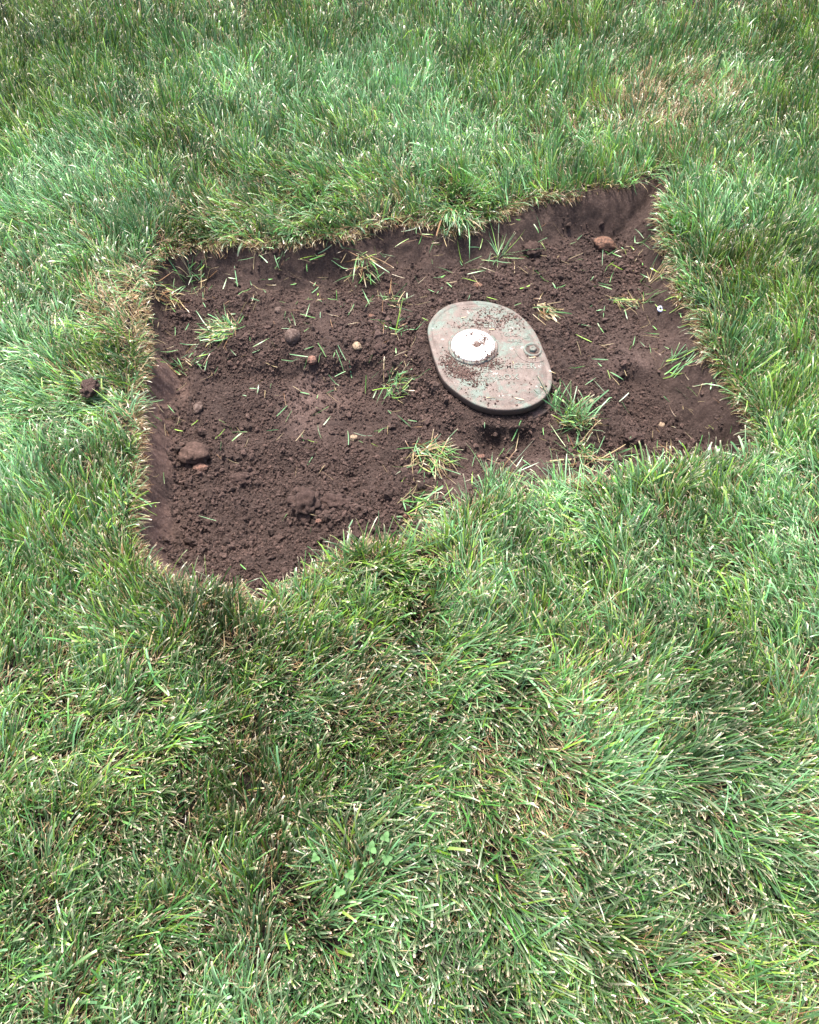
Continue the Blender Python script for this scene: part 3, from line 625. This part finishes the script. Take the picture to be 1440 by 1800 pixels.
# flat thatch of dead leaves under the turf
def thatch(nT=70000):
    y = rng.uniform(-.3, 3.3, nT); x = rng.uniform(-1.8, 1.8, nT); k = np.abs(x) < .8 + .33 * np.clip(y, 0, 9); x, y = x[k], y[k]
    d = sdf(x, y); k = d < .004; x, y = x[k], y[k]; n = len(x)
    c = np.where(rng.random(n)[:, None] < .55, STRAW, BRN) * rng.uniform(.4, 1.1, (n, 1))
    return blades(x, y, H(x, y) + rng.uniform(.001, .014, n), rng.uniform(0, 6.28, n), rng.normal(R(78), R(10), n), rng.normal(0, R(15), n), rng.uniform(.02, .05, n),
                  rng.uniform(.0008, .002, n), rng.random(n) < .5, c, c)
Vt, Ft, Ct = thatch()
def fringe(nn=260000):
    # roots, stubs and dead leaves standing out of the cut edge of the turf
    x = rng.uniform(-.8, .95, nn); y = rng.uniform(.6, 2.1, nn); d = sdf(x, y) + 0.028 * fbm(x, y, .08, 4, 5)
    k = (d > -.012) & (d < .016) & (rng.random(nn) < .75); x, y = x[k], y[k]; n = len(x); e = .004
    paz = np.arctan2(sdf(x, y + e) - sdf(x, y - e), sdf(x + e, y) - sdf(x - e, y))
    q = rng.random((n, 1)); c = np.where(q < .45, STRAW, np.where(q < .8, BRN, GREEN)) * rng.uniform(.45, 1.15, (n, 1))
    return blades(x, y, H(x, y) + rng.uniform(.0, .008, n), paz + rng.normal(0, .9, n), rng.normal(R(75), R(22), n), rng.normal(R(40), R(30), n), rng.uniform(.010, .038, n),
                  rng.uniform(.0007, .0019, n), rng.random(n) < .5, c, c)
Vf, Ff, Cf = fringe(); Ft = np.concatenate([Ft, Ff + len(Vt)]); Vt = np.concatenate([Vt, Vf]); Ct = np.concatenate([Ct, Cf])
o = mesh_np("grass", np.concatenate([Vl, Vt]), np.concatenate([Fl, Ft + len(Vl)]), M_GRASS, cols=np.concatenate([Cl, Ct]))
tag(o, "mown lawn of mixed green and bluish grass with straw patches round the pit", "grass", kind='stuff')

# torn-off tufts lying in the pit, each one a thing
def tuft(name, px, py, n, rad, length, label, az=None, spread=1.2, up=.5, teal=.5, yel=.3, straw=.3, pale=.6, cat="grass tuft", group="torn grass tufts lying in the pit", width=.0024, zoff=0.0, sag=0.5):
    x0, y0, z0 = on_ground(px, py)
    a = rng.uniform(0, 6.28, n); rr_ = rad * np.sqrt(rng.random(n)); x = x0 + rr_ * np.cos(a) * 1.2; y = y0 + rr_ * np.sin(a)
    azz = rng.uniform(0, 6.28, n) if az is None else R(az) + rng.normal(0, spread, n)
    th0 = np.clip(rng.normal(R(80) * (1 - up) + R(10), R(18), n), R(2), R(88)); bend = rng.normal(R(45) * sag, R(22), n)
    L_ = length * rng.lognormal(-.05, .3, n); wd = np.clip(rng.lognormal(math.log(width), .3, n), .0009, .0045)
    c, isS = leaf_cols(n, np.full(n, teal), np.full(n, yel), np.full(n, straw), np.full(n, pale))
    tips = np.where(rng.random((n, 1)) < .4, TAN, c * 1.1)
    V, F, C = blades(x, y, H(x, y) + zoff, azz, th0, bend, L_, wd, rng.random(n) < .5, c, tips)
    V = V - np.array([x0, y0, z0]); o = mesh_np(name, V, F, M_GRASS, cols=C); o.location = (x0, y0, z0)
    return tag(o, label, cat, group)
T = "grass_tuft"
tuft(T, 395, 580, 170, .035, .05, "flattened tuft with brown roots lying on the mound of the left pit", 190, .9, .15, .6, .3, .35)
tuft(T, 1010, 740, 150, .030, .065, "largest loose tuft, standing right of the lid's lower edge", None, up=.62, teal=.8, straw=.2, pale=.8)
tuft(T, 975, 720, 18, .012, .06, "few upright blades against the lower right rim of the meter box", 100, .7, .7, .8, .2, .1)
tuft(T, 755, 800, 130, .040, .055, "matted yellowish tuft on the soil left of and below the lid", -30, 1.1, .25, .5, .5, .45)
tuft(T, 690, 668, 40, .020, .05, "small green tuft on the ridge just left of the lid", -20, 1.0, .3, .8, .3, .15)
tuft(T, 690, 690, 40, .018, .04, "low bright tuft at the right edge of the flat left floor", -10, 1.0, .35, .6, .4, .2)
tuft(T, 690, 530, 22, .022, .05, "thin scatter of bright blades behind and left of the lid", None, up=.2)
tuft(T, 690, 580, 18, .02, .045, "sparse blades crossing beside the pebble on the ridge", None, up=.2, yel=.8)
tuft(T, 640, 470, 60, .028, .06, "tuft hanging down the step where the back wall jogs", -80, .7, .2, .5, .4, .35, zoff=.015)
tuft(T, 878, 450, 26, .012, .075, "star of long thin blades on the clod behind the lid", None, up=.35, teal=.8, straw=.15, pale=.9, width=.0018, sag=.2)
tuft(T, 950, 545, 45, .022, .045, "brownish tuft just above the right of the lid", -50, .6, .2, .3, .3, .7)
tuft(T, 1085, 528, 22, .02, .045, "few dull blades in the middle of the right pit", -70, .8, .3, .3, .5, .5)
tuft(T, 1122, 535, 26, .018, .04, "small straw-mixed tuft left of the bluish ring", None, up=.3, straw=.5)
tuft(T, 1160, 480, 26, .024, .05, "loose yellowish blades below the right corner of the turf", 30, .8, .3, .2, .5, .7)
tuft(T, 1175, 648, 22, .03, .05, "flat group of bright blades along the ridge at the right", 5, .5, .05, .6, .5, .1)
tuft(T, 1030, 800, 60, .035, .06, "tangle of blades between the large tuft and the front lawn", None, up=.25, straw=.35)
tuft(T, 350, 500, 40, .035, .04, "short blades fallen against the back wall of the left pit", None, up=.15, straw=.4)
tuft(T, 290, 520, 60, .03, .04, "dry tuft sliding off the upper left corner of the pit", -40, .8, .25, .2, .3, .8)
tuft(T, 325, 640, 26, .028, .045, "few blades lying near the left wall above the flat floor", None, up=.15)
tuft(T, 880, 870, 150, .035, .06, "bluish tuft standing at the front edge below the lid", 90, .9, .72, .9, .2, .15, .9)
tuft(T, 800, 388, 130, .030, .065, "thick tuft hanging over the back edge behind the lid", -85, .35, .35, .7, .4, .2, .8, zoff=.02, sag=1.4)
tuft(T, 730, 900, 120, .040, .055, "flat yellow green tuft at the front corner between the pits", -10, .7, .25, .5, .6, .3, .6)
tuft("grass_tussock", 236, 408, 900, .050, .062, "dense bluish fine-leaved tussock in the lawn above the pit's left corner", 85, 1.1, .72, 1.0, .0, .04, .55, "grass tussock", None, .0016)

# loose blades and rootlets scattered over the soil (no one could count them)
def clippings(nn=1300):
    xs = []; 
    x = rng.uniform(-.75, .9, nn * 3); y = rng.uniform(.62, 2.0, nn * 3); d = sdf(x, y)
    pr = .25 + .75 * sstep(.16, .01, d); k = (d > .004) & (rng.random(len(x)) < pr * .95); k &= (np.hypot(x - LC[0], y - LC[1]) > .21)
    k &= ~((x < -.02) & (y < 1.25) & (rng.random(len(x)) < .75))
    x, y = x[k][:nn], y[k][:nn]; n = len(x)
    c, isS = leaf_cols(n, np.full(n, .6), np.full(n, .35), np.full(n, .42), np.full(n, .8))
    w_ = np.where(isS, rng.uniform(.0007, .0016, n), rng.uniform(.0014, .003, n))
    return blades(x, y, H(x, y) + rng.uniform(.003, .012, n), rng.uniform(0, 6.28, n), rng.normal(R(84), R(8), n), rng.normal(0, R(14), n), rng.uniform(.012, .055, n), w_, rng.random(n) < .5, c, c * 1.05)
V, F, C = clippings()
tag(mesh_np("grass_clippings", V, F, M_GRASS, cols=C), "loose cut blades and pale rootlets scattered over the dark soil", "grass clippings", kind='stuff')
def lid_bits():
    pts = [(930, 630, 10), (903, 640, 100), (965, 652, -40), (950, 680, -45), (860, 580, 3), (810, 560, 20), (868, 622, 60), (905, 700, -20), (855, 700, 10)]
    x, y = at([p[0] for p in pts], [p[1] for p in pts], LZ); n = len(pts); c = np.tile(STRAW * 1.3, (n, 1))
    return blades(x, y, np.full(n, LZ + .0022), np.radians([p[2] for p in pts]), np.full(n, R(89)), np.zeros(n), rng.uniform(.011, .024, n), rng.uniform(.0012, .0024, n), np.ones(n, bool), c, c, clampz=False, roll=np.zeros(n))
V, F, C = lid_bits()
tag(mesh_np("grass_clippings", V, F, M_GRASS, cols=C), "few dry straw bits lying on the oval lid", "grass clippings", kind='stuff')

# ------------------------------------------------------------- clover in the front lawn
def clover(px, py, label, heads, s=1.0):
    x0, y0 = at(px, py, .055); root = empty("clover", (float(x0), float(y0), float(H(x0, y0)[0])))
    tag(root, label, "clover", "clover plants in the front lawn")
    for dx, dy, h, rot in heads:
        hx, hy = dx * .001, dy * .001
        bm = bmesh.new(); prev = None
        for k in range(6):
            u = k / 5; p = Vector((hx * u ** 1.5, hy * u ** 1.5, h * u)); ring = [bm.verts.new(p + Vector((.0006 * math.cos(a), .0006 * math.sin(a), 0))) for a in (0, 2.1, 4.2)]
            if prev:
                for j in range(3): bm.faces.new((prev[j], prev[(j + 1) % 3], ring[(j + 1) % 3], ring[j]))
            prev = ring
        st = obj("stem", bm, M_CLOVER, root)
        lf = []
        for q in range(3):
            a = R(rot + 120 * q + random.uniform(-12, 12)); V = []; Fq = []
            t_ = Vector((math.cos(a), math.sin(a), random.uniform(.05, .45))).normalized(); sd_ = Vector((-math.sin(a), math.cos(a), 0)); up_ = t_.cross(sd_)
            LL = .0112 * s * random.uniform(.8, 1.1); bm = bmesh.new(); rows = []
            for i in range(8):
                u = i / 7; wdt = LL * .42 * math.sin(math.pi * min(1, u ** .8 * .93 + .03)) ** .7
                c0 = Vector((hx, hy, h)) + t_ * (u * LL) - up_ * (-.10 * LL * math.sin(u * 3.1))
                rows.append([bm.verts.new(c0 - sd_ * wdt - up_ * (-.25) * wdt), bm.verts.new(c0), bm.verts.new(c0 + sd_ * wdt + up_ * .25 * wdt)])
            for i in range(7):
                for j in range(2): bm.faces.new((rows[i][j], rows[i][j + 1], rows[i + 1][j + 1], rows[i + 1][j]))
            lf.append(obj("leaflet", bm, M_CLOVER, root))
        for o_ in lf + [st]:
            me = o_.data; ca = me.color_attributes.new("col", 'FLOAT_COLOR', 'POINT')
            g = np.array([.10, .22, .075, 1.]) * random.uniform(.85, 1.15) if o_ is not st else np.array([.22, .28, .12, 1]); ca.data.foreach_set("color", np.tile(g, len(me.vertices)).astype(np.float32))
clover(672, 1490, "clover with round pale green leaflets, right of the other clovers", [(6, 14, .062, 80), (-18, -2, .060, 200), (8, -18, .056, 20)])
clover(612, 1550, "clover with three leaflet heads in the dark grass, lowest of the clovers", [(4, 8, .062, 60), (-14, -16, .060, 240)])
clover(555, 1512, "small light green clover left of the other clovers", [(0, 2, .058, 100)], .85)
clover(640, 1520, "tiny fine-leaved clover between the round-leaved ones", [(2, 0, .056, 30), (12, 6, .055, 100)], .5)
